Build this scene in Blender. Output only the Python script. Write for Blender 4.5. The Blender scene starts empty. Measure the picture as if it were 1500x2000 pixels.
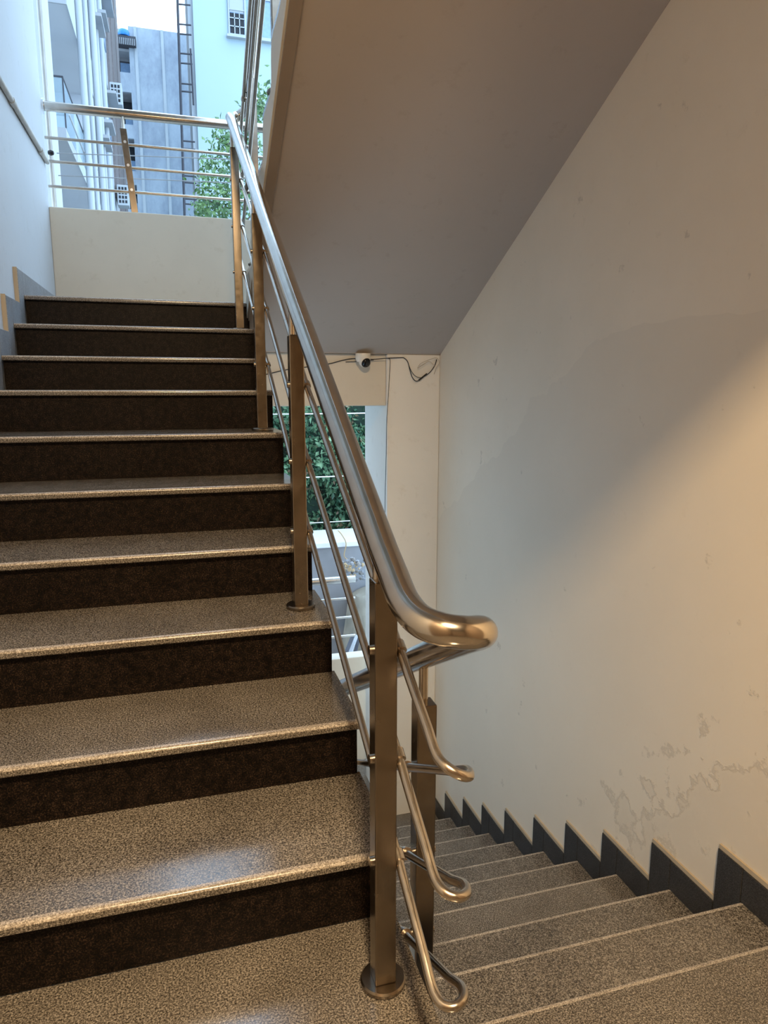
import bpy, bmesh, math, random
from mathutils import Vector, Matrix
random.seed(7)
scene = bpy.context.scene
COL = scene.collection

# ------------------------------------------------------------------ camera
CAM = Vector((.23, -1.2718, 1.132)); YAW, PITCH, ROLL, FL = .2835, -.1749, .0013, 1361.
FWD = Vector((math.sin(YAW)*math.cos(PITCH), math.cos(YAW)*math.cos(PITCH), math.sin(PITCH)))
_r = Vector((math.cos(YAW), -math.sin(YAW), 0)); _u = _r.cross(FWD)
RGT = _r*math.cos(ROLL)+_u*math.sin(ROLL); UPV = -_r*math.sin(ROLL)+_u*math.cos(ROLL)
cd = bpy.data.cameras.new('camera'); cam = bpy.data.objects.new('camera', cd); COL.objects.link(cam)
M3 = Matrix((RGT, UPV, -FWD)).transposed()
cam.matrix_world = Matrix.Translation(CAM) @ M3.to_4x4()
cd.sensor_fit = 'AUTO'; cd.sensor_width = 36; cd.lens = FL/2000*36; cd.clip_start = .02; cd.clip_end = 300
scene.camera = cam

def at(px, py, y=None, x=None, z=None):
    """a point on the sight line of a photo pixel at a known world y, x or z"""
    d = FWD + RGT*((px-750)/FL) + UPV*((1000-py)/FL)
    if y is not None: s = (y-CAM.y)/d.y
    elif x is not None: s = (x-CAM.x)/d.x
    else: s = (z-CAM.z)/d.z
    return CAM + d*s

# ------------------------------------------------------------------ world, lights, exposure
w = bpy.data.worlds.new('world'); scene.world = w; w.use_nodes = True
nt = w.node_tree; bg = nt.nodes['Background']
tc = nt.nodes.new('ShaderNodeTexCoord'); nz = nt.nodes.new('ShaderNodeTexNoise'); cr = nt.nodes.new('ShaderNodeValToRGB')
nz.inputs['Scale'].default_value = 2.2; nz.inputs['Detail'].default_value = 5
cr.color_ramp.elements[0].position = .3; cr.color_ramp.elements[0].color = (.52, .79, 1.12, 1)
cr.color_ramp.elements[1].position = .7; cr.color_ramp.elements[1].color = (.66, .88, 1.12, 1)
nt.links.new(tc.outputs['Generated'], nz.inputs['Vector']); nt.links.new(nz.outputs['Fac'], cr.inputs['Fac'])
nt.links.new(cr.outputs['Color'], bg.inputs['Color'])
bg.inputs['Strength'].default_value = 1.9
LAMP_POWER = 98
LAMP_COLOR = (1, .72, .41)
scene.view_settings.view_transform = 'Standard'; scene.view_settings.look = 'None'
scene.view_settings.gamma = 1; scene.view_settings.use_curve_mapping = False
scene.view_settings.exposure = 1.1

# ------------------------------------------------------------------ materials
def new_mat(name):
    m = bpy.data.materials.new(name); m.use_nodes = True
    return m, m.node_tree, m.node_tree.nodes['Principled BSDF']
def pos(nt):
    g = nt.nodes.new('ShaderNodeNewGeometry'); return g.outputs['Position']
def noise(nt, vec, scale, detail=3, rough=.5):
    n = nt.nodes.new('ShaderNodeTexNoise'); n.inputs['Scale'].default_value = scale
    n.inputs['Detail'].default_value = detail; n.inputs['Roughness'].default_value = rough
    nt.links.new(vec, n.inputs['Vector']); return n.outputs['Fac']
def ramp(nt, fac, stops):
    r = nt.nodes.new('ShaderNodeValToRGB'); e = r.color_ramp.elements
    while len(e) < len(stops): e.new(.5)
    for k, (p, c) in enumerate(stops):
        e[k].position = p; e[k].color = (*c, 1) if len(c) == 3 else c
    nt.links.new(fac, r.inputs['Fac']); return r.outputs['Color']
def mix(nt, fac, a, b, blend='MIX'):
    n = nt.nodes.new('ShaderNodeMix'); n.data_type = 'RGBA'; n.blend_type = blend
    for sock, v in ((n.inputs[0], fac), (n.inputs[6], a), (n.inputs[7], b)):
        if hasattr(v, 'is_linked'): nt.links.new(v, sock)
        elif isinstance(v, (int, float)): sock.default_value = v
        else: sock.default_value = (*v, 1)
    return n.outputs[2]
def math_n(nt, op, a, b=None, c=None):
    n = nt.nodes.new('ShaderNodeMath'); n.operation = op
    for i, v in enumerate((a, b, c)):
        if v is None: continue
        if hasattr(v, 'is_linked'): nt.links.new(v, n.inputs[i])
        else: n.inputs[i].default_value = v
    return n.outputs[0]
def bump(nt, bsdf, h, strength, dist=.01):
    b = nt.nodes.new('ShaderNodeBump'); b.inputs['Strength'].default_value = strength; b.inputs['Distance'].default_value = dist
    nt.links.new(h, b.inputs['Height']); nt.links.new(b.outputs['Normal'], bsdf.inputs['Normal'])
def plain(name, col, rough=.6, metal=0, var=.12, scale=8, bmp=0):
    m, nt, b = new_mat(name); p = pos(nt)
    lo = tuple(c*(1-var) for c in col); hi = tuple(min(1, c*(1+var)) for c in col)
    nt.links.new(ramp(nt, noise(nt, p, scale, 4), [(.3, lo), (.7, hi)]), b.inputs['Base Color'])
    b.inputs['Roughness'].default_value = rough; b.inputs['Metallic'].default_value = metal
    if bmp: bump(nt, b, noise(nt, p, scale*6, 3), bmp)
    return m

def granite(name, dark, mid, light, rough, warm=None):
    m, nt, b = new_mat(name); p = pos(nt)
    f1 = noise(nt, p, 260, 3, .7); f2 = noise(nt, p, 620, 2, .6)
    f = math_n(nt, 'ADD', math_n(nt, 'MULTIPLY', f1, .65), math_n(nt, 'MULTIPLY', f2, .35))
    c = ramp(nt, f, [(.40, dark), (.5, mid), (.60, light)])
    big = ramp(nt, noise(nt, p, 5, 4, .6), [(.3, (.74, .73, .72)), (.7, (1.1, 1.1, 1.1))])
    c = mix(nt, 1, c, big, 'MULTIPLY')
    if warm: c = mix(nt, 1, c, ramp(nt, noise(nt, p, 55, 5, .7), [(.36, (.25, .25, .25)), (.66, warm)]), 'MULTIPLY')
    nt.links.new(c, b.inputs['Base Color'])
    rr = math_n(nt, 'MULTIPLY_ADD', noise(nt, p, 14, 3), .16, rough-.08)
    nt.links.new(rr, b.inputs['Roughness'])
    bump(nt, b, f2, .05, .001)
    return m
M_TREAD = granite('grey granite', (.016, .013, .011), (.118, .104, .088), (.37, .335, .295), .16)
M_RISER = granite('dark granite', (.002, .0017, .0016), (.008, .006, .005), (.055, .038, .028), .42, (1.2, 1.1, 1.05))
M_NOSE = granite('polished edge painted glint', (.14, .12, .10), (.34, .30, .255), (.62, .57, .51), .25)  # lighter colour paints in the highlight that the polished nosing catches
M_TREAD.node_tree.nodes['Principled BSDF'].inputs['Specular IOR Level'].default_value = .75
M_RISER.node_tree.nodes['Principled BSDF'].inputs['Specular IOR Level'].default_value = .12
M_SKIRT = granite('charcoal granite', (.016, .015, .014), (.034, .032, .030), (.075, .071, .066), .45)
M_SKIRT.node_tree.nodes['Principled BSDF'].inputs['Specular IOR Level'].default_value = .3

def plaster(name, col, stain=.10, rough=.75):
    m, nt, b = new_mat(name); p = pos(nt)
    a = ramp(nt, noise(nt, p, 1.7, 5, .6), [(.3, tuple(c*(1-stain) for c in col)), (.72, col)])
    s = ramp(nt, noise(nt, p, 11, 6, .7), [(.26, (.86, .84, .80)), (.42, (1, 1, 1))])
    nt.links.new(mix(nt, .7, a, s, 'MULTIPLY'), b.inputs['Base Color'])
    b.inputs['Roughness'].default_value = rough
    bump(nt, b, noise(nt, p, 9, 5, .6), .06, .01)
    return m
M_PLASTER = plaster('cream plaster', (.74, .67, .55))
M_PIER = plaster('pale pier paint', (.86, .82, .74), .06)
M_LEFTWALL = plaster('white wall paint', (.60, .62, .645), .05)
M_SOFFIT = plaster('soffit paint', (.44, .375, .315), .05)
M_STRIP = plaster('bare plaster strip', (.30, .235, .18), .2)
M_MORTAR = plaster('mortar', (.50, .41, .29), .2)

def right_wall_mat():
    m, nt, b = new_mat('cream wall paint'); p = pos(nt)
    sx = nt.nodes.new('ShaderNodeSeparateXYZ'); nt.links.new(p, sx.inputs[0])
    Y, Z = sx.outputs['Y'], sx.outputs['Z']
    base = ramp(nt, noise(nt, p, 1.5, 5, .6), [(.3, (.77, .68, .54)), (.72, (.84, .75, .61))])
    s = ramp(nt, noise(nt, p, 13, 6, .7), [(.25, (.86, .84, .80)), (.38, (1, 1, 1))])
    c = mix(nt, .6, base, s, 'MULTIPLY')
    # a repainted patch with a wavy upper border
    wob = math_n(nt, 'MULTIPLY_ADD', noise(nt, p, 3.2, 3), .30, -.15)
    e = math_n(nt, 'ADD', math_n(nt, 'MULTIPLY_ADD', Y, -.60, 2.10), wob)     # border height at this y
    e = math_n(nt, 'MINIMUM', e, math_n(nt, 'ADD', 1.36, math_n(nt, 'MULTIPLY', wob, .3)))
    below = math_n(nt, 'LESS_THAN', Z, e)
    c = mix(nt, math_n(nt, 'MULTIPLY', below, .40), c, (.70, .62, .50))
    # damp, blistered paint low down beside the stairs
    h = math_n(nt, 'ADD', Z, math_n(nt, 'MULTIPLY', Y, .53))                  # height above the flight line
    low = nt.nodes.new('ShaderNodeMapRange'); low.inputs['From Min'].default_value = .42; low.inputs['From Max'].default_value = -.25
    low.inputs['To Min'].default_value = 0; low.inputs['To Max'].default_value = 1; nt.links.new(h, low.inputs['Value'])
    near = nt.nodes.new('ShaderNodeMapRange'); near.inputs['From Min'].default_value = 1.3; near.inputs['From Max'].default_value = .45
    near.inputs['To Min'].default_value = 0; near.inputs['To Max'].default_value = 1; nt.links.new(Y, near.inputs['Value'])
    nn = noise(nt, p, 6.5, 6, .62)
    k = math_n(nt, 'MULTIPLY', math_n(nt, 'MULTIPLY', low.outputs[0], near.outputs[0]), 1.0)
    v = math_n(nt, 'MULTIPLY_ADD', k, .34, math_n(nt, 'MULTIPLY', nn, .75))
    blot = ramp(nt, v, [(.50, (0, 0, 0)), (.525, (1, 1, 1)), (.56, (.25, .25, .25)), (.62, (.35, .35, .35))])
    c = mix(nt, math_n(nt, 'MULTIPLY', blot, .55), c, (.50, .43, .335))
    nt.links.new(c, b.inputs['Base Color']); b.inputs['Roughness'].default_value = .72
    hh = math_n(nt, 'ADD', math_n(nt, 'MULTIPLY', blot, .8), math_n(nt, 'MULTIPLY', noise(nt, p, 9, 5), .35))
    bump(nt, b, hh, .22, .01)
    return m
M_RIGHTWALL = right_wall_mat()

def steel(name, col, rough, var=.06, brushed=False):
    m, nt, b = new_mat(name); p = pos(nt)
    f = noise(nt, p, 22, 4)
    nt.links.new(ramp(nt, f, [(.3, tuple(c*(1-var*2) for c in col)), (.65, col)]), b.inputs['Base Color'])
    b.inputs['Metallic'].default_value = 1
    nt.links.new(math_n(nt, 'MULTIPLY_ADD', noise(nt, p, 40, 4), .16, rough-.08), b.inputs['Roughness'])
    if brushed:
        mp = nt.nodes.new('ShaderNodeMapping'); mp.inputs['Scale'].default_value = (700, 700, 6); nt.links.new(p, mp.inputs['Vector'])
        bump(nt, b, noise(nt, mp.outputs[0], 1, 2), .06, .001)
    return m
M_POL = steel('polished steel', (.66, .61, .55), .17)
M_ROD = steel('steel rod', (.60, .54, .47), .24)
M_POST = steel('brushed steel', (.29, .245, .195), .24, .08, True)
M_WHITE_STEEL = steel('bright steel', (.86, .86, .86), .3)
M_BLACK = plain('black rubber', (.012, .012, .013), .45)
M_WHITEPL = plain('white plastic', (.80, .76, .68), .35, var=.03)
M_LENS = plain('black lens', (.004, .004, .005), .08)
M_CONDUIT = plain('painted conduit', (.60, .57, .52), .5, var=.15)
M_WIREPALE = plain('pale wire', (.55, .48, .38), .5)
M_BLD_WHITE = plain('white facade', (.40, .425, .445), .8, var=.07, scale=.6)
M_BLD_SHADE = plain('grey facade', (.36, .37, .385), .85, var=.1, scale=.9)
M_BLD_BLUE = plain('pale blue facade', (.365, .465, .51), .8, var=.035, scale=.25)
M_RECESS = plain('lightened recess white', (.50, .52, .55), .8, var=.04, scale=.6)  # facade white made lighter to lift the shaded balcony recess
M_BROWN = plain('brown cladding', (.17, .145, .14), .8)
M_DARKROOM = plain('dark interior', (.02, .022, .026), .8)
M_GLASSBLUE = plain('blue window glass', (.22, .33, .48), .12, var=.1)
M_TANK = plain('blue plastic', (.03, .22, .65), .4)
M_RUST = plain('dark iron', (.045, .045, .055), .7)
M_GREYWALL = plain('grey cement', (.24, .24, .25), .9, var=.15, scale=2.5, bmp=.1)
M_LEDGE = plain('white coping', (.62, .62, .62), .8, var=.03)
M_GROUND = plain('pale ground', (.30, .26, .20), .95, var=.25, scale=4, bmp=.2)
M_RUBBLE = plain('rubble', (.20, .18, .16), .9, var=.5, scale=9)
M_STALK = plain('dry stalk', (.42, .30, .17), .9)
M_BARK = plain('bark', (.12, .09, .065), .9, var=.3, scale=12)

def weathered():
    m, nt, b = new_mat('weathered blue white wall'); p = pos(nt)
    mp = nt.nodes.new('ShaderNodeMapping'); mp.inputs['Scale'].default_value = (1, 1, .55); nt.links.new(p, mp.inputs['Vector'])
    a = ramp(nt, noise(nt, mp.outputs[0], .9, 8, .68), [(.34, (.24, .27, .32)), (.55, (.34, .38, .43)), (.7, (.40, .44, .485))])
    nt.links.new(a, b.inputs['Base Color']); b.inputs['Roughness'].default_value = .9
    return m
M_WEATHER = weathered()
def leaf(name, a, bcol, c):
    m, nt, b = new_mat(name); p = pos(nt)
    nt.links.new(ramp(nt, noise(nt, p, 9, 3), [(.35, a), (.5, bcol), (.66, c)]), b.inputs['Base Color'])
    b.inputs['Roughness'].default_value = .5
    return m
M_LEAF = leaf('tree leaves', (.03, .08, .03), (.08, .16, .05), (.16, .26, .09))
M_HEDGE = leaf('hedge leaves', (.035, .10, .055), (.10, .21, .105), (.24, .37, .20))
M_HEDGE_DRY = leaf('dry hedge leaves', (.15, .09, .06), (.22, .16, .09), (.32, .24, .14))
def glass_mat():
    m, nt, b = new_mat('clear glass')
    b.inputs['Base Color'].default_value = (.75, .88, .93, 1); b.inputs['Roughness'].default_value = .05
    b.inputs['Transmission Weight'].default_value = .85; b.inputs['IOR'].default_value = 1.2
    return m
M_GLASS = glass_mat()
def emit(name, col, s):
    m, nt, b = new_mat(name); b.inputs['Emission Color'].default_value = (*col, 1); b.inputs['Emission Strength'].default_value = s
    b.inputs['Base Color'].default_value = (.9, .9, .9, 1); return m

# ------------------------------------------------------------------ builders
def link(o, parent=None):
    COL.objects.link(o)
    if parent is not None:
        o.parent = parent
        t = Vector((0, 0, 0)); q = parent
        while q is not None: t += q.location; q = q.parent
        o.location = o.location - t      # children are given in world coordinates
    return o
def obj(name, bm, mat, parent=None, loc=(0, 0, 0), smooth=None):
    me = bpy.data.meshes.new(name)
    bm.normal_update(); bm.to_mesh(me); bm.free()
    if mat is not None: me.materials.append(mat)
    if smooth:
        me.polygons.foreach_set('use_smooth', [True]*len(me.polygons))
        try: me.set_sharp_from_angle(angle=math.radians(smooth))
        except Exception: pass
    o = bpy.data.objects.new(name, me); o.location = loc
    return link(o, parent)
def inst(name, src, parent=None, loc=(0, 0, 0)):
    o = bpy.data.objects.new(name, src.data); o.location = loc
    return link(o, parent)
def root(name, loc, label, cat, group=None, kind=None):
    o = bpy.data.objects.new(name, None); o.location = loc; o.empty_display_size = .1; COL.objects.link(o)
    return tag(o, label, cat, group, kind)
def tag(o, label=None, cat=None, group=None, kind=None):
    if label: o['label'] = label
    if cat: o['category'] = cat
    if group: o['group'] = group
    if kind: o['kind'] = kind
    return o
def box(bm, x0, x1, y0, y1, z0, z1, bev=0, seg=2):
    vs = [bm.verts.new(p) for p in ((x0, y0, z0), (x1, y0, z0), (x1, y1, z0), (x0, y1, z0), (x0, y0, z1), (x1, y0, z1), (x1, y1, z1), (x0, y1, z1))]
    fs = [bm.faces.new([vs[i] for i in q]) for q in ((3, 2, 1, 0), (4, 5, 6, 7), (0, 1, 5, 4), (1, 2, 6, 5), (2, 3, 7, 6), (3, 0, 4, 7))]
    if bev:
        es = {e for f in fs for e in f.edges}
        bmesh.ops.bevel(bm, geom=list(es), offset=bev, segments=seg, affect='EDGES', profile=.5)
    return bm
def bx(*a, **k): return box(bmesh.new(), *a, **k)
def prism_x(bm, poly, x0, x1):
    """poly of (y,z) counter-clockwise seen from +x, extruded along x"""
    a = [bm.verts.new((x0, y, z)) for y, z in poly]; b = [bm.verts.new((x1, y, z)) for y, z in poly]
    n = len(poly)
    fa = bm.faces.new(list(reversed(a))); fb = bm.faces.new(b)
    for i in range(n): bm.faces.new((a[i], a[(i+1) % n], b[(i+1) % n], b[i]))
    bm.normal_update(); bmesh.ops.triangulate(bm, faces=[fa, fb]); bmesh.ops.recalc_face_normals(bm, faces=bm.faces[:])
    return bm
def smooth_path(pts, sub=6):
    """Catmull-Rom"""
    P = [Vector(p) for p in pts]; out = []
    for i in range(len(P)-1):
        p0 = P[max(i-1, 0)]; p1 = P[i]; p2 = P[i+1]; p3 = P[min(i+2, len(P)-1)]
        for k in range(sub):
            t = k/sub
            out.append(.5*((2*p1)+(-p0+p2)*t+(2*p0-5*p1+4*p2-p3)*t*t+(-p0+3*p1-3*p2+p3)*t**3))
    out.append(P[-1]); return out
def tube(bm, pts, r, n=12, cap=True):
    P = [Vector(p) for p in pts]; rings = []
    d0 = (P[1]-P[0]).normalized(); nrm = d0.orthogonal().normalized()
    for i, p in enumerate(P):
        if i == 0: d = d0
        elif i == len(P)-1: d = (P[i]-P[i-1]).normalized()
        else: d = ((P[i]-P[i-1]).normalized()+(P[i+1]-P[i]).normalized()).normalized()
        nrm = (nrm-d*nrm.dot(d)).normalized(); b = d.cross(nrm)
        rr = r[i] if isinstance(r, (list, tuple)) else r
        rings.append([bm.verts.new(p+(nrm*math.cos(2*math.pi*k/n)+b*math.sin(2*math.pi*k/n))*rr) for k in range(n)])
    for a, b in zip(rings, rings[1:]):
        for k in range(n): bm.faces.new((a[k], a[(k+1) % n], b[(k+1) % n], b[k]))
    if cap:
        bm.faces.new(list(reversed(rings[0]))); bm.faces.new(rings[-1])
    return bm
def tb(pts, r, n=12): return tube(bmesh.new(), pts, r, n)
def lathe(bm, prof, c=(0, 0, 0), axis=(0, 0, 1), n=24):
    ax = Vector(axis).normalized(); a = ax.orthogonal().normalized(); b = ax.cross(a); c = Vector(c); rings = []
    for r, h in prof:
        if r < 1e-6: rings.append([bm.verts.new(c+ax*h)])
        else: rings.append([bm.verts.new(c+ax*h+(a*math.cos(2*math.pi*k/n)+b*math.sin(2*math.pi*k/n))*r) for k in range(n)])
    for p, q in zip(rings, rings[1:]):
        for k in range(n):
            if len(p) == 1 and len(q) == 1: continue
            if len(p) == 1: bm.faces.new((p[0], q[(k+1) % n], q[k]))
            elif len(q) == 1: bm.faces.new((p[k], p[(k+1) % n], q[0]))
            else: bm.faces.new((p[k], p[(k+1) % n], q[(k+1) % n], q[k]))
    bmesh.ops.recalc_face_normals(bm, faces=bm.faces[:])
    return bm

# ------------------------------------------------------------------ the stair geometry (metres)
T, R = .300, .1592
XLW, XLS = -.506, -.486          # left wall plaster, skirting face
XRE = .632                       # right end of the rising treads
XRW, XRS = 1.865, 1.853          # right wall plaster, skirting face
ZM = 10*R                        # middle landing
DZ = [0, .003, -.003, 0, -.001, 0, .006, .011, -.002, -.003, -.001]
UP = [(k-1)*T for k in range(0, 12)]            # nosing y of rising step k
UZ = [k*R+(DZ[k] if k < len(DZ) else 0) for k in range(0, 11)]
UZ[10] = ZM
DN = [(-.607, 0.), (-.307, -.157), (-.004, -.312), (.285, -.456), (.603, -.652), (.908, -.815), (1.191, -.955), (1.484, -1.113),
      (1.802, -1.275), (2.100, -1.424), (2.385, -1.560), (2.695, -1.706)]   # nosing y,z of falling step m
ZLOW = -1.865                    # lower landing

# floors
bm = bmesh.new()
box(bm, XLW, XRE, -5.0, .022, -.022, 0); obj_f = obj('floor', bm, M_TREAD); tag(obj_f, kind='structure')
f2 = obj('floor', bx(XRE, XRW, -5.0, -.607, -.022, 0, bev=.004), M_TREAD); tag(f2, kind='structure')
s = obj('trim_1', bx(XLW-.2, XRE, -5.0, .02, -.20, -.0225), M_PLASTER); tag(s, kind='structure')
s = obj('trim_2', bx(XRE+.001, XRW+.2, -5.0, -.59, -.20, -.0225), M_PLASTER); tag(s, kind='structure')
ml = obj('floor', bx(XLW, XRW, 2.722, 3.85, ZM-.022, ZM), M_TREAD); tag(ml, kind='structure')
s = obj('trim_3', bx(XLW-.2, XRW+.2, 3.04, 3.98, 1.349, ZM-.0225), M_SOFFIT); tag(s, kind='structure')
ll = obj('floor', bx(XLW, XRW, 2.72, 3.85, ZLOW-.03, ZLOW), M_TREAD); tag(ll, kind='structure')

# walls
def wall_right():
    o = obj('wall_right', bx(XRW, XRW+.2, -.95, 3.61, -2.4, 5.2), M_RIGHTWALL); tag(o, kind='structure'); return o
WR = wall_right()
WL = obj('wall_left', bx(XLW-.2, XLW, -.95, 3.86, -2.4, 6.2), M_LEFTWALL); tag(WL, kind='structure')
M_LOBBY = plaster('bounce damping brown', (.22, .165, .12))  # unseen lobby surfaces coloured dark to cut their bounce light
for x in (XLW-.2, XRW):
    tag(obj('wall_lobby', bx(x, x+.2, -5.0, -.951, -2.4, 3.3), M_LOBBY), kind='structure')
WB = obj('wall_back', bx(XLW-.2, XRW+.2, -5.2, -5.0, -2.4, 3.3), M_LOBBY); tag(WB, kind='structure')
# pier at the end of the right wall and the beam under the middle landing
o = obj('wall_pier', bx(1.508, XRW, 3.046, 3.61, -2.4, 1.349, bev=.006), M_PIER); tag(o, kind='structure')
o = obj('trim_beam', bx(XLW, 1.508, 3.075, 3.30, 1.025, 1.349, bev=.006), M_PLASTER); tag(o, kind='structure')
# parapets
PY = 3.85
o = obj('wall_parapet', bx(XLW, XRW, PY, PY+.13, ZM-.25, 2.275, bev=.006), M_PLASTER); tag(o, kind='structure')
o = obj('wall_parapet', bx(XLW, XRW, PY, PY+.13, ZLOW-.3, -.975, bev=.006), M_PLASTER); tag(o, kind='structure')
# ceiling of the landing behind the camera and the slab of the flight above the rising one
o = obj('ceiling', bx(XLW-.2, XRW+.2, -5.2, -.62, 3.18, 3.34), M_LOBBY); tag(o, kind='structure')
o = obj('trim_lamp_blocker', bx(.71, XRW, -.86, -.63, 2.21, 3.18), M_SOFFIT); tag(o, kind='structure')  # unseen beam, added and sized to shade the upper right wall from the lamp
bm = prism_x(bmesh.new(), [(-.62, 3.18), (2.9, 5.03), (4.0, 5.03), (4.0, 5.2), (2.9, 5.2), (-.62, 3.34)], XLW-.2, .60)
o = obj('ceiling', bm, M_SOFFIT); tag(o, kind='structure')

# ------------------------------------------------------------------ rising flight
def tread_mesh(x0, x1, depth, th, front=-1):
    """slab, nosing at y=0 with rounded edge, running to y=+depth (front=-1) or y=-depth (front=+1)"""
    bm = bmesh.new(); n = 6; prof = []
    r = th*.42
    for k in range(n+1):
        a = math.pi/2*k/n; prof.append((r-r*math.sin(a), -r+r*math.cos(a)))
    low = [(0.0, -th+.003), (.003, -th)]
    poly = [(depth, 0), (r+.006, 0)]+prof+low+[(depth, -th)]
    if front == 1: poly = [(-y, z) for y, z in poly]
    prism_x(bm, poly, x0, x1)
    for f in bm.faces:
        if f.normal.z > .25 and abs(f.calc_center_median().y) < r+.004: f.material_index = 1
    return bm
def tread(x0, x1, depth, front, parent, loc):
    o = obj('tread', tread_mesh(x0, x1, depth, .022, front), M_TREAD, parent, loc, smooth=40); o.data.materials.append(M_NOSE); return o
FU = root('stair_flight', (0, 0, 0), 'flight of grey granite steps with near-black risers climbing to the middle landing', 'stairs')
tr = None
for k in range(1, 11):
    if tr is None:
        tr = tread(XLS+.0006, XRE, T+.03, -1, FU, (0, UP[k], UZ[k]))
    elif k < 10: inst('tread', tr, FU, (0, UP[k], UZ[k]))
    else: tread(XLS+.0006, XRE, .0225, -1, FU, (0, UP[k], UZ[k]))
for k in range(1, 11):
    z0 = UZ[k-1]+.0005 if k > 1 else .0005
    obj('riser', bx(XLS+.0006, XRE-.008, UP[k]+.023, UP[k]+.041, z0, UZ[k]-.0225), M_RISER, FU)
poly = [(.042, -.19)]
for k in range(1, 11):
    poly += [(UP[k]+.042, UZ[k]-.0226), (UP[k+1]+.042, UZ[k]-.0226)] if k < 10 else [(UP[k]+.042, UZ[k]-.0226)]
poly += [(3.04, ZM-.0226), (3.04, 1.37), (2.86, 1.33)]
obj('waist_slab', prism_x(bmesh.new(), list(reversed(poly)), XLS+.0006, XRE-.012), M_PLASTER, FU)

# ------------------------------------------------------------------ falling flight
FD = root('stair_flight', (1.2, -.6, 0), 'lower flight of grey granite steps falling away beside the cream wall', 'stairs')
XD0 = XRE+.003
for m in range(1, 12):
    y, z = DN[m]; d = y-DN[m-1][0]
    tread(XD0, XRS-.0006, d+.03, 1, FD, (0, y, z))
for m in range(1, 13):
    yb, zb = DN[m-1]; zl = DN[m][1] if m < 12 else ZLOW
    obj('riser', bx(XD0, XRS-.0006, yb-.041, yb-.023, zl+.0005, zb-.0225), M_RISER, FD)
poly = [(-.65, -.19), (-.65, -.0226)]
poly = []
for m in range(1, 12):
    y, z = DN[m]; yb = DN[m-1][0]
    poly += [(yb-.042, z-.0226), (y-.042, z-.0226)]
poly += [(DN[11][0]-.042, ZLOW-.03), (DN[11][0]-.042, ZLOW-.25), (2.45, ZLOW-.2), (-.65, -.42)]
obj('waist_slab', prism_x(bmesh.new(), list(reversed(poly)), XD0, XRS-.0006), M_PLASTER, FD)

# ------------------------------------------------------------------ flight overhead
FO = root('stair_flight', (1.2, 2.7, ZM), 'sloping painted underside of the flight overhead with a narrow bare edge strip', 'stairs')
XO = .622
SL = .5019
def soff(y): return 1.349+SL*(3.046-y)
ON = [(2.7-.3*(n-1), ZM+R*n) for n in range(1, 12)]
poly = [(3.046, 1.349), (3.046, ZM-.0225), (2.72, ZM-.0225)]
for n, (y, z) in enumerate(ON):
    poly += [(y-.02, z-R if n else ZM-.0225), (y-.02, z-.0225)]
    poly += [(y-.32, z-.0225)]
poly += [(-.62, soff(-.62)+.13), (-.62, soff(-.62))]
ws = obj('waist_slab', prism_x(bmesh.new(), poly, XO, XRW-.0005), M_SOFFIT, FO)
tro = tread(XO-.01, XRW-.001, T+.02, 1, FO, (0, ON[0][0]+.003, ON[0][1]))
for y, z in ON[1:10]: inst('tread', tro, FO, (0, y+.003, z))
bm = prism_x(bmesh.new(), [(3.04, soff(3.04)-.012), (3.04, soff(3.04)-.0005), (-.6, soff(-.6)-.0005), (-.6, soff(-.6)-.012)], XO-.004, XO+.036)
obj('drip_strip', bm, M_STRIP, FO)
# plastered side of the overhead flight, a little uneven along the step line
bm = bmesh.new(); poly = [(3.0, soff(3.0)+.001), (2.74, ZM)]
for y, z in ON[:10]:
    poly += [(y+.010, z-R+.035), (y+.006, z-.085), (y-.004, z-.050), (y-.03, z-.030), (y-.08, z-.023), (y-.20, z-.023), (y-.262, z-.016), (y-.285, z+.008)]
poly += [(-.55, soff(-.55)+.12), (-.55, soff(-.55)+.001)]
obj('side_plaster', prism_x(bm, poly, XO-.012, XO-.0005), M_PLASTER, FO)

# ------------------------------------------------------------------ skirting tiles on the walls
H, W = .112, .108
for m in range(1, 12):
    y, z = DN[m]; y0, z0 = DN[m-1]
    zl = DN[m+1][1] if m < 11 else ZLOW
    obj('skirting_tile', bx(XRS, XRW-.0002, y0+W+.001, y-.001, z, z+H-.002, bev=.0012, seg=1), M_SKIRT, WR)
    obj('skirting_tile', bx(XRS, XRW-.0002, y+.001, y+W-.001, zl, z+H, bev=.0012, seg=1), M_SKIRT, WR)
    bm = bmesh.new(); box(bm, XRS+.004, XRW-.0001, y0+W+.002, y+W-.001, z+H-.001, z+H+.015)
    obj('mortar_bead', bm, M_MORTAR, WR)
obj('skirting_tile', bx(XRS, XRW-.0002, -.607+.001, -.607+W, DN[1][1], H, bev=.0012, seg=1), M_SKIRT, WR)
obj('skirting_tile', bx(XRS, XRW-.0002, -.94, -.608, 0, H, bev=.0012, seg=1), M_SKIRT, WR)
obj('skirting_tile', bx(XRS, XRW-.0002, DN[11][0]+W+.001, 3.045, ZLOW, ZLOW+H, bev=.0012, seg=1), M_SKIRT, WR)
M_SKL = granite('skylit skirting granite', (.17, .185, .205), (.28, .30, .325), (.40, .42, .45), .45)  # left skirting stone, sky light put into its paler, bluer colour
for k in range(1, 11):
    y, z = UP[k], UZ[k]; y1 = UP[k]+T-W if k < 10 else PY
    obj('skirting_tile', bx(XLW+.0002, XLS, y+.001, y1-.001, z, z+H, bev=.0012, seg=1), M_SKL, WL)
    obj('skirting_tile', bx(XLW+.0002, XLS, y-W, y-.001, UZ[k-1], z+H, bev=.0012, seg=1), M_SKL, WL)
    obj('mortar_bead', bx(XLW+.0001, XLS-.002, y-W-.006, y-W-.0005, UZ[k-1]+H if k > 1 else 0, z+H+.004), M_MORTAR, WL)

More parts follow.
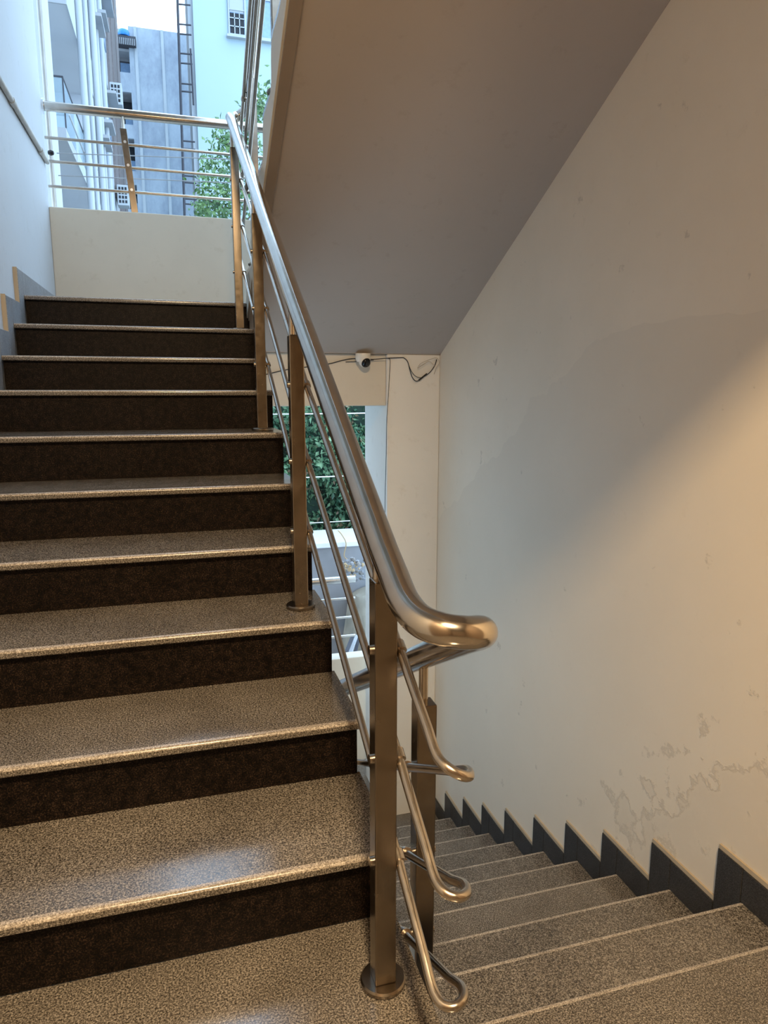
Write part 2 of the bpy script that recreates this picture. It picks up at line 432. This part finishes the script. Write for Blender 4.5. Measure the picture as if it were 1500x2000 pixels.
# ------------------------------------------------------------------ railing of the two lower flights
PS = .0205
XP, XPR = .557, .586
XQ, XQR = .675, .638
RR = .0085
PP = [(-.146, 0., .806, (.679, .471, .265), .859), (.754, UZ[3], 1.282, (1.143, .923, .714), 1.376),
      (1.654, UZ[6], 1.806, (1.668, 1.450, 1.229), 1.903), (2.554, UZ[9], 2.321, (2.173, 1.949, 1.726), 2.431)]
QQ = [(-.035, DN[2][1], .513, (.377, .183, -.008), .612)]
for y in (.85, 1.74, 2.62):
    zt = [z for (yy, z) in DN if yy > y][0]
    dz = -.525*(y+.035)
    QQ.append((y, zt, .513+dz, (.377+dz, .183+dz, -.008+dz), .612+dz))
RA = root('stair_railing', (XP, -.146, 0), 'stainless steel railing curling round between the rising and the lower flight, nearest posts', 'railing')
RA['label'] = 'steel stair railing with thick polished handrail looping from the rising flight into the lower flight'
def post(parent, x, y, zb, zt, zh, rails, xr, plate=True):
    bm = bx(x-PS, x+PS, y-PS, y+PS, zb+(.012 if plate else 0), zt, bev=.0025)
    p = obj('post', bm, M_POST, parent)
    if plate:
        obj('base_plate', lathe(bmesh.new(), [(0, .0005), (.042, .0005), (.044, .003), (.044, .009), (.041, .0125), (0, .0125)], (x, y, zb), n=32), M_POST, p, smooth=35)
    obj('pin', lathe(bmesh.new(), [(0, 0), (.0095, 0), (.0095, zh-zt-.018), (0, zh-zt-.018)], (x-.008 if xr > x else x, y+.006, zt), n=14), M_ROD, p, smooth=40)
    s = 1 if xr > x else -1
    for z in rails:
        bm = bmesh.new()
        tube(bm, [(x+s*PS, y, z), (xr, y, z)], .0095, 12)                                   # stub
        dv = Vector((0, 1, .53 if s > 0 else -.53)).normalized()*.010
        c = Vector((xr, y, z)); tube(bm, [c-dv, c+dv], .0122, 14)                            # collar round the rail
        obj('rail_bracket', bm, M_ROD, p, smooth=40)
        obj('bolt_head', tb([(x-s*(PS+.006), y, z), (x-s*PS, y, z)], .009, 10), M_ROD, p, smooth=40)
    return p
for y, zb, zt, rz, zh in PP: post(RA, XP, y, zb, zt, zh, rz, XPR)
for y, zb, zt, rz, zh in QQ: post(RA, XQ, y, zb, zt, zh, rz, XQR, plate=True)

XU, XUR = .648, .606
U0Y, U0H = 2.72, 2.60
ru = [(2.46, 2.20), (2.235, 1.975), (2.01, 1.75)]
# handrail, upper bend -> rising line -> lower bend -> falling line
hp = [(XP, 2.70, 2.512), (XP, 2.554, 2.431), (XP, 1.654, 1.903), (XP, .754, 1.376), (XP, -.146, .859), (XP, -.205, .829)]
low = smooth_path([(XP, -.205, .829), (XP, -.265, .801), (.566, -.315, .786), (.592, -.345, .779), (.625, -.353, .774), (.655, -.338, .767), (.672, -.300, .749), (XQ, -.245, .722)], 7)
dq = [(XQ, -.245, .722), (XQ, -.035, .612), (XQ, 2.62, .612-.525*2.655), (XQ, 2.72, .612-.525*2.755)]
top = smooth_path([(XU, 2.66, 2.640), (XU, 2.72, 2.612), (.640, 2.775, 2.584), (.615, 2.805, 2.566), (.588, 2.802, 2.553), (.566, 2.77, 2.540), (XP, 2.70, 2.512)], 7)
path = [Vector(p) for p in top[:-1]]+[Vector(p) for p in hp[:-1]]+low[:-1]+[Vector(p) for p in dq]
hr = obj('handrail', tb(path, .0255, 24), M_POL, RA, smooth=50)
loops = ((.576, .548), (.364, .346), (.160, .154))
for i in range(3):
    r4, r1, q1 = PP[3][3][i], PP[0][3][i], QQ[0][3][i]
    za, zb = loops[i]
    line = [(XPR, 2.70, r4+.085)]+[(XPR, p[0], p[3][i]) for p in reversed(PP)]
    st = (XPR, -.30, r1+(za-r1)*.78)
    bend = smooth_path([st, (XPR, -.342, za), (.594, -.366, za-.008), (.612, -.376, (za+zb)/2-.004), (.630, -.366, zb), (XQR, -.338, zb-.008), (XQR, -.29, zb-.036)], 6)
    fall = [(XQR, q[0], q[3][i]) for q in QQ]
    path = [Vector(p) for p in line]+bend+[Vector(p) for p in fall]
    obj('rail', tb(path, RR, 14), M_ROD, RA, smooth=50)

# ------------------------------------------------------------------ railing of the overhead flight
RB = root('stair_railing', (XU, 2.55, ZM+R), 'steel railing of the flight overhead rising steeply against the open sky', 'railing')
sl = .545
hz = lambda y: 2.640+sl*(2.66-y)
obj('handrail', tb([(XU, 2.655, hz(2.655)+.0), (XU, -.4, hz(-.4))], .0255, 20), M_POL, RB, smooth=50)
UPOST = []
for y in (2.50, 1.60, .70):
    n = int((2.7-y)/.3)+1; zb = ZM+R*n
    rz = tuple(hz(y)-d for d in (.19, .41, .62))
    UPOST.append(rz)
    post(RB, XU, y, zb, hz(y)-.10, hz(y), rz, XUR)
for d in (.19, .41, .62):
    obj('rail', tb([(XUR, 2.72, hz(2.72)-d), (XUR, -.4, hz(-.4)-d)], RR, 12), M_ROD, RB, smooth=50)

# ------------------------------------------------------------------ balcony railings on the parapets
def balcony(name_label, ztop, hz, rz, matrail, x0, x1, posts, lean=0):
    RY = PY+.055
    g = root('balcony_railing', (0, RY, ztop), name_label, 'railing')
    h = obj('handrail', tb([(x0, RY, hz), (x1, RY, hz)], .029, 18), M_POL if matrail is None else matrail, g, smooth=50)
    obj('wall_flange', tb([(x0, RY, hz), (x0+.012, RY, hz)], .048, 20), M_WHITE_STEEL, h, smooth=50)
    for z in rz: obj('rail', tb([(x0, RY, z), (x1, RY, z)], .0095, 12), M_ROD if matrail is None else matrail, g, smooth=50)
    for x in posts:
        bm = bmesh.new(); box(bm, -.021, .021, -.014, .014, 0, hz-ztop-.10, bev=.002)
        for v in bm.verts: v.co.x -= lean*v.co.z
        p = obj('post', bm, M_POST, g, (x, RY-.028, ztop))
        tz = hz-ztop-.10
        obj('pin', tb([(x-lean*tz, RY-.028, ztop+tz-.001), (x-lean*tz, RY-.010, hz-.02)], .010, 12), M_ROD, p, smooth=50)
        for z in rz:
            cx = x-lean*(z-ztop)
            obj('bolt', tb([(cx, RY-.048, z+.004), (cx, RY-.0425, z+.004)], .009, 12), M_WHITE_STEEL, p, smooth=50)
    return g
balcony('steel balcony railing on the cream parapet of the middle landing, one leaning post', 2.275, 2.885, (2.700, 2.560, 2.410), None, XLW, 1.86, (.012, 1.15), .085)
balcony('pale steel railing on the lower landing parapet seen between the stair rails', -.975, -.345, (-.50, -.655, -.81), M_WHITE_STEEL, XLW, 1.50, (.2, .98), 0)

# ------------------------------------------------------------------ conduits and pipes on the left wall
o = obj('wall_conduit', tb([(XLW+.014, -.9, 2.53), (XLW+.014, 3.84, 2.535)], .0135, 12), M_CONDUIT, smooth=50)
tag(o, 'straight grey conduit running along the white wall', 'pipe')
for y in (2.86, 3.62): obj('conduit_coupler', tb([(XLW+.014, y-.03, 2.533), (XLW+.014, y+.03, 2.533)], .017, 12), M_CONDUIT, o, smooth=50)
for i, (dx, yy, r, lab) in enumerate(((.012, 3.995, .011, 'thin upright conduit on the very end of the white wall'), (.006, 4.065, .016, 'thicker upright pipe beyond the end of the white wall, beside a pale pilaster'))):
    o = obj('upright_conduit', tb([(XLW+dx, yy, -2.4), (XLW+dx, yy, 6.1)], r, 12), M_CONDUIT, smooth=50)
    tag(o, lab, 'pipe')
o = obj('wall_pilaster', bx(XLW-.3, XLW+.012, 4.12, 4.42, -2.4, 6.2), M_LEFTWALL); tag(o, kind='structure')
ck = obj('wall_clip', lathe(bmesh.new(), [(0, -.02), (.012, -.016), (.018, 0), (.012, .016), (0, .02)], (XLW+.03, 3.90, 2.61), (1, 0, 0), 8), M_BLACK)
tag(ck, 'small black clip on the conduit at the wall end', 'clip')

# ------------------------------------------------------------------ security camera and cables
def P3(px, py, y): return tuple(at(px, py, y=y))
YB = 3.075
c = at(709, 700, y=3.02)
SC = root('security_camera', (c.x, YB, 1.32), 'white turret security camera with black lens fixed under the beam top', 'security camera')
obj('mount_base', lathe(bmesh.new(), [(0, 0), (.046, 0), (.048, -.012), (.047, -.03), (.040, -.05), (0, -.05)], (c.x, 3.02, 1.348), n=28), M_WHITEPL, SC, smooth=40)
ey = Vector((c.x+.006, 3.005, 1.300))
bm = bmesh.new(); bmesh.ops.create_uvsphere(bm, u_segments=24, v_segments=14, radius=.037); bmesh.ops.translate(bm, verts=bm.verts, vec=ey)
eb = obj('eyeball', bm, M_WHITEPL, SC, smooth=60)
dv = Vector((.22, -.86, -.45)).normalized()
obj('lens_face', lathe(bmesh.new(), [(0, .0385), (.019, .036), (.027, .030), (.031, .022)], ey, dv, 24), M_LENS, eb, smooth=50)
obj('lens', lathe(bmesh.new(), [(0, .045), (.007, .044), (.010, .041), (.010, .034)], ey, dv, 18), M_BLACK, eb, smooth=50)
def cable(name, pts, r, mat, label, cat='cable', sub=5, parts=()):
    o = obj(name, tb(smooth_path(pts, sub), r, 8), mat, smooth=60); return tag(o, label, cat)
cable('beam_cable', [P3(505, 735, 3.068), P3(560, 722, 3.068), P3(605, 716, 3.068), P3(645, 710, 3.068), P3(668, 704, 3.068), P3(694, 700, 3.066), P3(728, 702, 3.05), P3(755, 699.5, 3.035), P3(788, 698.5, 3.04)], .0028, M_BLACK, 'thin dark cable sagging along the top of the beam to the camera')
cable('spare_cable', [P3(675, 707, 3.068), P3(700, 706, 3.066), P3(730, 703, 3.05)], .0022, M_BLACK, 'short dark cable end behind the security camera')
hc = cable('hanging_cable', [P3(788, 698.5, 3.04), P3(796, 706, 3.04), P3(801, 724, 3.035), P3(806, 738, 3.03), P3(814, 744.5, 3.03), P3(826, 737, 3.03), P3(840, 727, 3.035), P3(849, 714, 3.04), P3(853, 702, 3.042)], .0028, M_BLACK, 'black cable hanging in a loop with a joint below the corner of the ceiling')
obj('connector', tb([P3(818, 742.5, 3.03), P3(834, 730, 3.03)], .0055, 10), M_BLACK, hc, smooth=50)
obj('second_strand', tb(smooth_path([P3(796, 706, 3.04), P3(803, 724, 3.034), P3(812, 735, 3.03), P3(822, 738, 3.03)], 5), .002, 8), M_BLACK, hc, smooth=50)
cable('coiled_wire', [P3(850, 716, 3.015), P3(838, 706, 3.015), P3(826, 713, 3.015), P3(816, 719, 3.015), P3(822, 710, 3.015), P3(838, 703, 3.015), P3(852, 699, 3.015), P3(858, 708, 3.015), P3(852, 718, 3.015), P3(848, 731, 3.015)], .0022, M_WIREPALE, 'pale loose wire loop tucked into the ceiling corner', sub=6)
cable('pier_wire', [P3(759, 700, 3.036), P3(762, 706, 3.036), P3(760, 745, 3.036), P3(757, 795, 3.036), P3(755, 830, 3.036), P3(754.5, 870, 3.036), P3(753.5, 920, 3.036), P3(752, 990, 3.036), P3(751.5, 1150, 3.036)], .0020, M_BLACK, 'thin dark wire running down the edge of the pier')

# ------------------------------------------------------------------ ceiling lamp of the landing (behind the camera)
LX, LY, LZ = .25, -2.0, 3.18
LP = root('ceiling_lamp', (LX, LY, LZ), 'square white ceiling panel lamp above the lower landing', 'lamp')
obj('lamp_frame', bx(LX-.17, LX+.17, LY-.17, LY+.17, LZ-.025, LZ-.0005, bev=.004), M_WHITEPL, LP)
obj('diffuser', bx(LX-.15, LX+.15, LY-.15, LY+.15, LZ-.029, LZ-.0255), emit('warm diffuser', LAMP_COLOR, 12), LP)
ld = bpy.data.lights.new('panel_light', 'AREA'); ld.shape = 'SQUARE'; ld.size = .30; ld.energy = LAMP_POWER; ld.color = LAMP_COLOR
lo = bpy.data.objects.new('panel_light', ld); lo.location = (0, 0, -.034); COL.objects.link(lo); lo.parent = LP

# ------------------------------------------------------------------ outdoors: ground, boundary wall, hedge
g = obj('ground', bx(-60, 60, 4.0, 120, -5.0, -2.5), M_GROUND); tag(g, kind='structure')
BW = root('boundary_wall', (2, 5.4, -2.5), 'grey cement boundary wall with a broad white coping in front of the hedge', 'wall')
obj('wall_body', bx(-3, 5.5, 5.42, 5.98, -2.5, -.43), M_GREYWALL, BW)
obj('coping', bx(-3, 5.5, 5.38, 6.02, -.43, -.372, bev=.01), M_LEDGE, BW)
def leaves(bm, n, pfun, size, up=.4):
    for _ in range(n):
        p = pfun(); s = size*random.uniform(.6, 1.3)
        d = Vector((random.gauss(0, 1), random.gauss(0, 1)-.2, random.gauss(0, 1)-up)).normalized()
        sd = d.orthogonal().normalized(); sd.rotate(Matrix.Rotation(random.uniform(0, 6.28), 3, d))
        nn = d.cross(sd)*.12*s
        a = bm.verts.new(p); b = bm.verts.new(p+d*s*.45+sd*s*.28+nn); c2 = bm.verts.new(p+d*s); e = bm.verts.new(p+d*s*.45-sd*s*.28+nn)
        bm.faces.new((a, b, c2)); bm.faces.new((a, c2, e))
    return bm
HG = root('hedge', (2, 6.6, -2.5), 'dense green hedge with some brown leaves behind the boundary wall', 'hedge')
def hp_():
    x = random.uniform(.4, 4.2); z = random.uniform(-.55, 1.22)
    return Vector((x, 6.45+.16*math.sin(x*5+z*3)+.12*math.sin(z*7-x*2)+abs(random.gauss(0, .12))+.03, z))
fo = obj('foliage', leaves(bmesh.new(), 12500, hp_, .075, .5), M_HEDGE, HG); fo['kind'] = 'stuff'
fo = obj('dry_foliage', leaves(bmesh.new(), 1100, hp_, .07, .8), M_HEDGE_DRY, HG); fo['kind'] = 'stuff'
obj('shade_core', bx(.3, 4.3, 6.75, 7.1, -2.5, 1.12), plain('hedge shade', (.02, .04, .025), .95, var=.4, scale=8), HG)  # solid dark box stands in for the shade deep between the leaves
for i, (py, lab) in enumerate(((808, 'highest taut fence wire in front of the hedge'), (931, 'middle taut fence wire in front of the hedge'), (1020, 'lowest fence wire just above the white coping'))):
    a = at(640, py, y=6.12)
    o = obj('fence_wire', tb([(-2, 6.12, a.z-.01), (a.x, 6.12, a.z), (5, 6.12, a.z+.02)], .006, 6), M_WHITE_STEEL); tag(o, lab, 'wire')
MD = root('rubble_heap', (2, 4.9, -2.5), 'heap of pale soil and broken rubble in front of the boundary wall', 'rubble')
bm = bmesh.new(); nx, ny = 24, 12; vv = []
for i in range(nx+1):
    row = []
    for j in range(ny+1):
        x = 1.62+i*.09; y = 4.2+j*.1
        h = -2.5+max(0, 1.62*min(1, (x-1.60)/.18)*min(1, (j)/7+.12)+.05*math.sin(x*17+j)+random.uniform(-.03, .03))
        row.append(bm.verts.new((x, y, h)))
    vv.append(row)
for i in range(nx):
    for j in range(ny): bm.faces.new((vv[i][j], vv[i+1][j], vv[i+1][j+1], vv[i][j+1]))
obj('mound', bm, M_GROUND, MD, smooth=60)
for k in range(60):
    px, py = random.uniform(668, 712), random.uniform(1090, 1132)
    c = at(px, py, y=random.uniform(5.0, 5.35)); s = random.uniform(.008, .026)
    bm = bmesh.new(); bmesh.ops.create_icosphere(bm, subdivisions=1, radius=s)
    for v in bm.verts: v.co = v.co*random.uniform(.65, 1.25)+c
    obj('stone', bm, random.choice((M_RUBBLE, M_RUBBLE, M_STALK, M_GREYWALL)), MD)
o = obj('dry_stalk', tb(smooth_path([P3(680, 1094, 5.37), P3(672, 1085, 5.37), P3(676, 1062, 5.35), P3(668, 1045, 5.36), P3(660, 1036, 5.37)], 5), .006, 6), M_STALK)
tag(o, 'dry bent plant stalk against the grey boundary wall', 'stalk')
for k, (a, b_) in enumerate((((676, 1275), (690, 1240)), ((684, 1276), (696, 1242)), ((694, 1274), (700, 1246)))):
    o = obj('scrap_plank', tb([P3(*a, 4.40+.09*k), P3(*b_, 4.62+.09*k)], .020, 4), M_BLD_SHADE if k % 2 else M_RUST)
    tag(o, ('dark scrap plank leaning outside the lower landing railing', 'grey scrap plank between two dark ones outside the lower railing', 'dark shorter scrap plank beside the grey one outside the lower railing')[k], 'plank', 'scrap planks outside the lower railing')

# ------------------------------------------------------------------ outdoors: tree
TR = root('tree', (1.25, 9.0, -2.5), 'slender leafy green tree rising beyond the middle landing', 'tree')
tk = bmesh.new(); tube(tk, smooth_path([(1.25, 9, -2.5), (1.28, 9.02, 0), (1.2, 9, 2.2), (1.12, 9, 3.4), (1.18, 9, 4.6)], 4), .05, 8)
for q in range(9):
    a = Vector((1.12, 9, 3.1+.16*q)); b_ = a+Vector((random.uniform(-.7, .6), random.uniform(-.4, .4), random.uniform(.1, .5)))
    tube(tk, [a, (a+b_)/2+Vector((0, 0, .07)), b_], .012, 5)
obj('trunk', tk, M_BARK, TR, smooth=60)
cl = []
for (px, py, rr, wgt) in ((412, 402, 30, 9), (440, 396, 30, 8), (395, 408, 18, 4), (430, 345, 24, 5), (420, 300, 22, 3), (440, 262, 20, 4), (462, 290, 30, 8), (485, 240, 26, 6), (500, 210, 18, 4), (470, 350, 28, 7), (492, 300, 24, 6), (402, 330, 14, 2), (396, 360, 12, 1), (480, 400, 26, 6), (512, 205, 10, 3)):
    cl += [(at(px, py, y=9), rr/FL*10)]*wgt
def tp():
    c, r = random.choice(cl); return c+Vector((random.gauss(0, r*.5), random.gauss(0, .3), random.gauss(0, r*.5)))
fo = obj('crown', leaves(bmesh.new(), 2300, tp, .075, .3), M_LEAF, TR); fo['kind'] = 'stuff'

# two thin wires strung outside the balcony
for (a, b_, lab) in (((100, 297), (445, 310), 'upper thin wire strung outside beyond the balcony rails'), ((108, 341), (445, 356), 'lower thin wire strung outside beyond the balcony rails')):
    pa, pb = at(*a, y=4.3), at(*b_, y=4.3); d = (pb-pa)
    o = obj('outdoor_wire', tb([Vector((XLW+.012, 4.3, pa.z-.004)), pa+d*.5+Vector((0, 0, -.004)), pb+d*.9], .0035, 6), M_BLD_SHADE); tag(o, lab, 'wire')

# ------------------------------------------------------------------ outdoors: the building along the left
XF = -1.9
LB = root('apartment_block', (XF, 24, -2.5), 'white apartment block with recessed balconies and drain pipes along the alley', 'building')
obj('facade_wall', bx(-9, XF, 24.2, 40.5, -2.5, 26), M_BLD_WHITE, LB)
obj('recess_wall', bx(-9, XF-1.15, 13.0, 24.15, -2.5, 26), M_RECESS, LB)
obj('recess_end_wall', bx(-9, XF-.01, 24.15, 24.2, -2.5, 26), M_RECESS, LB)
obj('near_wall', bx(-9, XF-.02, 10.0, 14.6, -2.5, 26), M_BLD_WHITE, LB)
for zf in (3.15, 6.62, 10.16, 13.7, 17.2):
    sb = obj('balcony_slab', bx(XF-1.15, XF, 18.6, 24.15, zf, zf+.30), M_RECESS, LB)
    fb = obj('fascia', bx(XF, XF+.02, 18.55, 24.2, zf-.02, zf+1.05 if zf > 9 else zf+.32), M_BLD_WHITE, sb)
    ef = obj('end_fascia', bx(XF-1.15, XF, 18.55, 18.6, zf-.02, zf+.75 if zf > 9 else zf+.32), M_BLD_SHADE, sb)
c1 = at(122, 150, x=XF); c0 = at(92, 147, y=c1.y)
BR = obj('balcony_rail', tb([(c0.x-.3, c1.y, c1.z), (XF, c1.y, c1.z), (XF, 23.9, c1.z)], .022, 8), M_RUST, LB)
obj('glass_panel', bx(c0.x-.3, XF, c1.y, c1.y+.012, c1.z-1.05, c1.z-.02), M_GLASS, BR)
obj('glass_panel', bx(XF-.012, XF, c1.y+.02, 21, c1.z-1.05, c1.z-.02), M_GLASS, BR)
obj('rail_post', tb([(XF, c1.y, c1.z), (XF, c1.y, c1.z-1.05)], .016, 8), M_RUST, BR)
obj('balcony_deck', bx(XF-1.15, XF, c1.y-.05, 18.55, c1.z-1.3, c1.z-1.06), M_BLD_SHADE, LB)
c2 = at(135, 225, x=XF); c3 = at(100, 222, y=c2.y)
obj('lower_rail', tb([(c3.x, c2.y, c2.z), (XF, c2.y, c2.z), (XF, 24, c2.z)], .03, 8), M_BLD_SHADE, LB)
for (px, r) in ((160, .09), (172, .06), (185, .10), (192, .06), (200, .09)):
    q = at(px, 120, x=XF+.1); obj('drain_pipe', tb([(XF+.1, q.y, -2.5), (XF+.1, q.y, 25.5)], r, 10), M_BLD_WHITE, LB, smooth=50)
for (ya, yb, za, dp) in ((25.0, 26.2, 9.2, .35), (25.0, 26.2, 12.8, .35), (27.2, 28.3, 10.4, .35), (27.2, 28.3, 13.9, .35), (25.0, 26.2, 16.4, .35), (27.2, 28.3, 6.9, .35), (29.5, 31, 12.2, .4), (29.5, 31, 15.6, .4)):
    wn = obj('window', bx(XF, XF+.04, ya, yb, za-1.35, za-.05), M_GLASSBLUE, LB)
    obj('sunshade', bx(XF+.0, XF+dp, ya-.15, yb+.15, za, za+.10), M_BLD_SHADE, wn)
for (ya, yb, za, zb) in ((31.5, 33, 9, 26), (34, 36.5, 4, 26), (37, 39, 8, 24)):
    obj('cladding_strip', bx(XF, XF+.10, ya, yb, za, zb), M_BROWN, LB)
for (px, py) in ((218, 190), (232, 385)):
    c = at(px, py, x=XF+.12)
    AC = obj('air_conditioner', bx(XF+.10, XF+.55, c.y-.6, c.y, c.z-.45, c.z+.35, bev=.02), M_BLD_WHITE, LB)
    for q in range(4):
        for t in range(3): obj('grille_slot', bx(XF+.16+t*.12, XF+.24+t*.12, c.y-.612, c.y-.598, c.z-.36+q*.17, c.z-.25+q*.17), M_DARKROOM, AC)

# ------------------------------------------------------------------ outdoors: far block
YF = 46.
def rect(px0, py0, px1, py1, y): a, b_ = at(px0, py1, y=y), at(px1, py0, y=y); return min(a.x, b_.x), max(a.x, b_.x), min(a.z, b_.z), max(a.z, b_.z)
FB = root('far_block', (0, YF, -2.5), 'weathered bluish apartment block with dark open balconies closing off the alley', 'building')
x0, x1, z0, z1 = rect(270, 71, 400, 415, YF)
obj('wall', bx(x0, x1+3, YF, YF+8, -2.5, z1), M_WEATHER, FB)
for px in (322, 270.5):
    q = at(px, 200, y=YF); obj('wall_rib', bx(q.x-.06, q.x+.10, YF-.06, YF, -2.5, z1), M_BLD_WHITE, FB)
xa, xb, za, zb = rect(222, 56, 270, 75, YF+.3)
obj('roof_room', bx(xa-2, xb, YF+.6, YF+7, za-.5, zb), M_BLD_SHADE, FB)
obj('recess_wall', bx(xa-3, x0, YF+1.6, YF+8, -2.5, za), M_GREYWALL, FB)
for (pa, pb) in ((142, 180), (243, 270), (333, 360), (408, 440)):
    a = at(250, pb, y=YF); b_ = at(250, pa, y=YF)
    obj('balcony_panel', bx(xa-3, x0, YF, YF+.2, a.z, b_.z), M_WEATHER, FB)
    obj('balcony_floor', bx(xa-3, x0, YF+.2, YF+1.6, a.z, a.z+.25), M_GREYWALL, FB)
for (l, t_, r_, b__, mt) in ((231, 122, 258, 142, M_GLASSBLUE), (234, 192, 272, 243, M_DARKROOM), (240, 283, 279, 333, M_DARKROOM), (245, 372, 284, 412, M_DARKROOM)):
    q = rect(l, t_, r_, b__, YF+1.55)
    wn = obj('window', bx(q[0], q[1], YF+1.55, YF+1.60, q[2], q[3]), M_DARKROOM if mt is M_DARKROOM else M_RUST, FB)
    if mt is M_GLASSBLUE: obj('pane', bx(q[0]+.15, q[1]-.12, YF+1.53, YF+1.55, q[2]+.05, q[3]-.1), mt, wn)
    else:
        h = q[3]-q[2]; obj('pane', bx(q[0]+.35, q[1]-.3, YF+1.53, YF+1.55, q[2], q[2]+h*.38), M_GLASSBLUE, wn)
q = rect(224, 74, 265, 96, YF-.2)
aw = obj('awning', bx(q[0]-1, q[1], YF-.35, YF+.2, q[2]+.25, q[3]), M_RUST, FB)
for k in range(12): obj('awning_rib', bx(q[0]+k*(q[1]-q[0])/12, q[0]+(k+.4)*(q[1]-q[0])/12, YF-.40, YF-.35, q[2]+.25, q[3]-.15), M_BLD_SHADE, aw)
q = rect(235, 65, 250, 76, YF+.4)
tkn = obj('roof_tank', lathe(bmesh.new(), [(0, 0), (.30, 0), (.32, .06), (.32, .20), (.25, .32), (.10, .37), (0, .37)], ((q[0]+q[1])/2, YF-.1, q[2]-.05), n=20), M_TANK, smooth=40)
tag(tkn, 'bright blue water tank on the roof edge of the far block', 'tank')

# ------------------------------------------------------------------ outdoors: pale blue block on the right
YR = 34.
RBK = root('blue_block', (4, YR, -2.5), 'tall plain pale blue building with a white barred window behind the tree', 'building')
e = at(384, 200, y=YR)
obj('wall', bx(e.x, e.x+14, YR, YR+4, -2.5, 25), M_BLD_BLUE, RBK)
obj('corner_strip', bx(e.x-.22, e.x, YR+.2, YR+3.5, -2.5, 25), M_BLD_WHITE, RBK)
q = rect(449, 5, 530, 66, YR)
WN = obj('window', bx(q[0], q[1], YR-.03, YR, q[2], q[3]), M_GLASSBLUE, RBK)
fr = bmesh.new(); t_ = .06
for b4 in ((q[0]-t_, q[1]+t_, q[3], q[3]+t_), (q[0]-t_, q[1]+t_, q[2]-t_, q[2]), (q[0]-t_, q[0], q[2], q[3]), (q[1], q[1]+t_, q[2], q[3]), (q[0]+.66, q[0]+.74, q[2], q[3]), (q[0]+1.36, q[0]+1.42, q[2], q[3])):
    box(fr, b4[0], b4[1], YR-.09, YR-.03, b4[2], b4[3])
obj('window_frame', fr, M_BLD_WHITE, WN)
obj('window_sill', bx(q[0]-.15, q[1]+.15, YR-.25, YR, q[2]-.20, q[2]-.10), M_BLD_WHITE, WN)
hh = q[3]-q[2]
obj('open_pane', bx(q[0]+.02, q[0]+.64, YR-.04, YR-.03, q[2]+.02, q[2]+hh*.56), M_DARKROOM, WN)
obj('blind', bx(q[0]+.02, q[0]+.64, YR-.045, YR-.03, q[2]+hh*.58, q[3]), M_BLD_WHITE, WN)
gb = bmesh.new()
for k in range(1, 3): box(gb, q[0]+k*.22-.02, q[0]+k*.22+.02, YR-.08, YR-.05, q[2], q[2]+hh*.56)
for k in range(0, 3): box(gb, q[0], q[0]+.66, YR-.08, YR-.05, q[2]+hh*(.2+.22*k)-.02, q[2]+hh*(.2+.22*k)+.02)
obj('window_grille', gb, M_BLD_WHITE, WN)
# iron rungs and pole on its corner
LD = root('iron_ladder', (1.2, YR, -2.5), 'dark iron pole with uneven rungs fixed to the corner of the blue building', 'ladder')
pa, pb = at(346, -20, y=YR-.2), at(361, 430, y=YR-.2)
obj('pole', tb([pa+(pa-pb)*.3, pb+(pb-pa)*.8], .055, 8), M_RUST, LD)
for py in (8, 47, 66, 104, 123, 163, 178, 275, 290, 343, 356, 388, 398):
    fpx = 346+15*(py+20)/450; a = at(fpx, py, y=YR-.2); b_ = at(fpx+25, py+2.2, y=YR-.2)
    obj('rung', tb([a, b_], .035, 6), M_RUST, LD)
pa, pb = at(372, 95, y=YR-.2), at(378, 205, y=YR-.2)
obj('rear_pole', tb([pa, pb], .04, 6), M_RUST, LD)
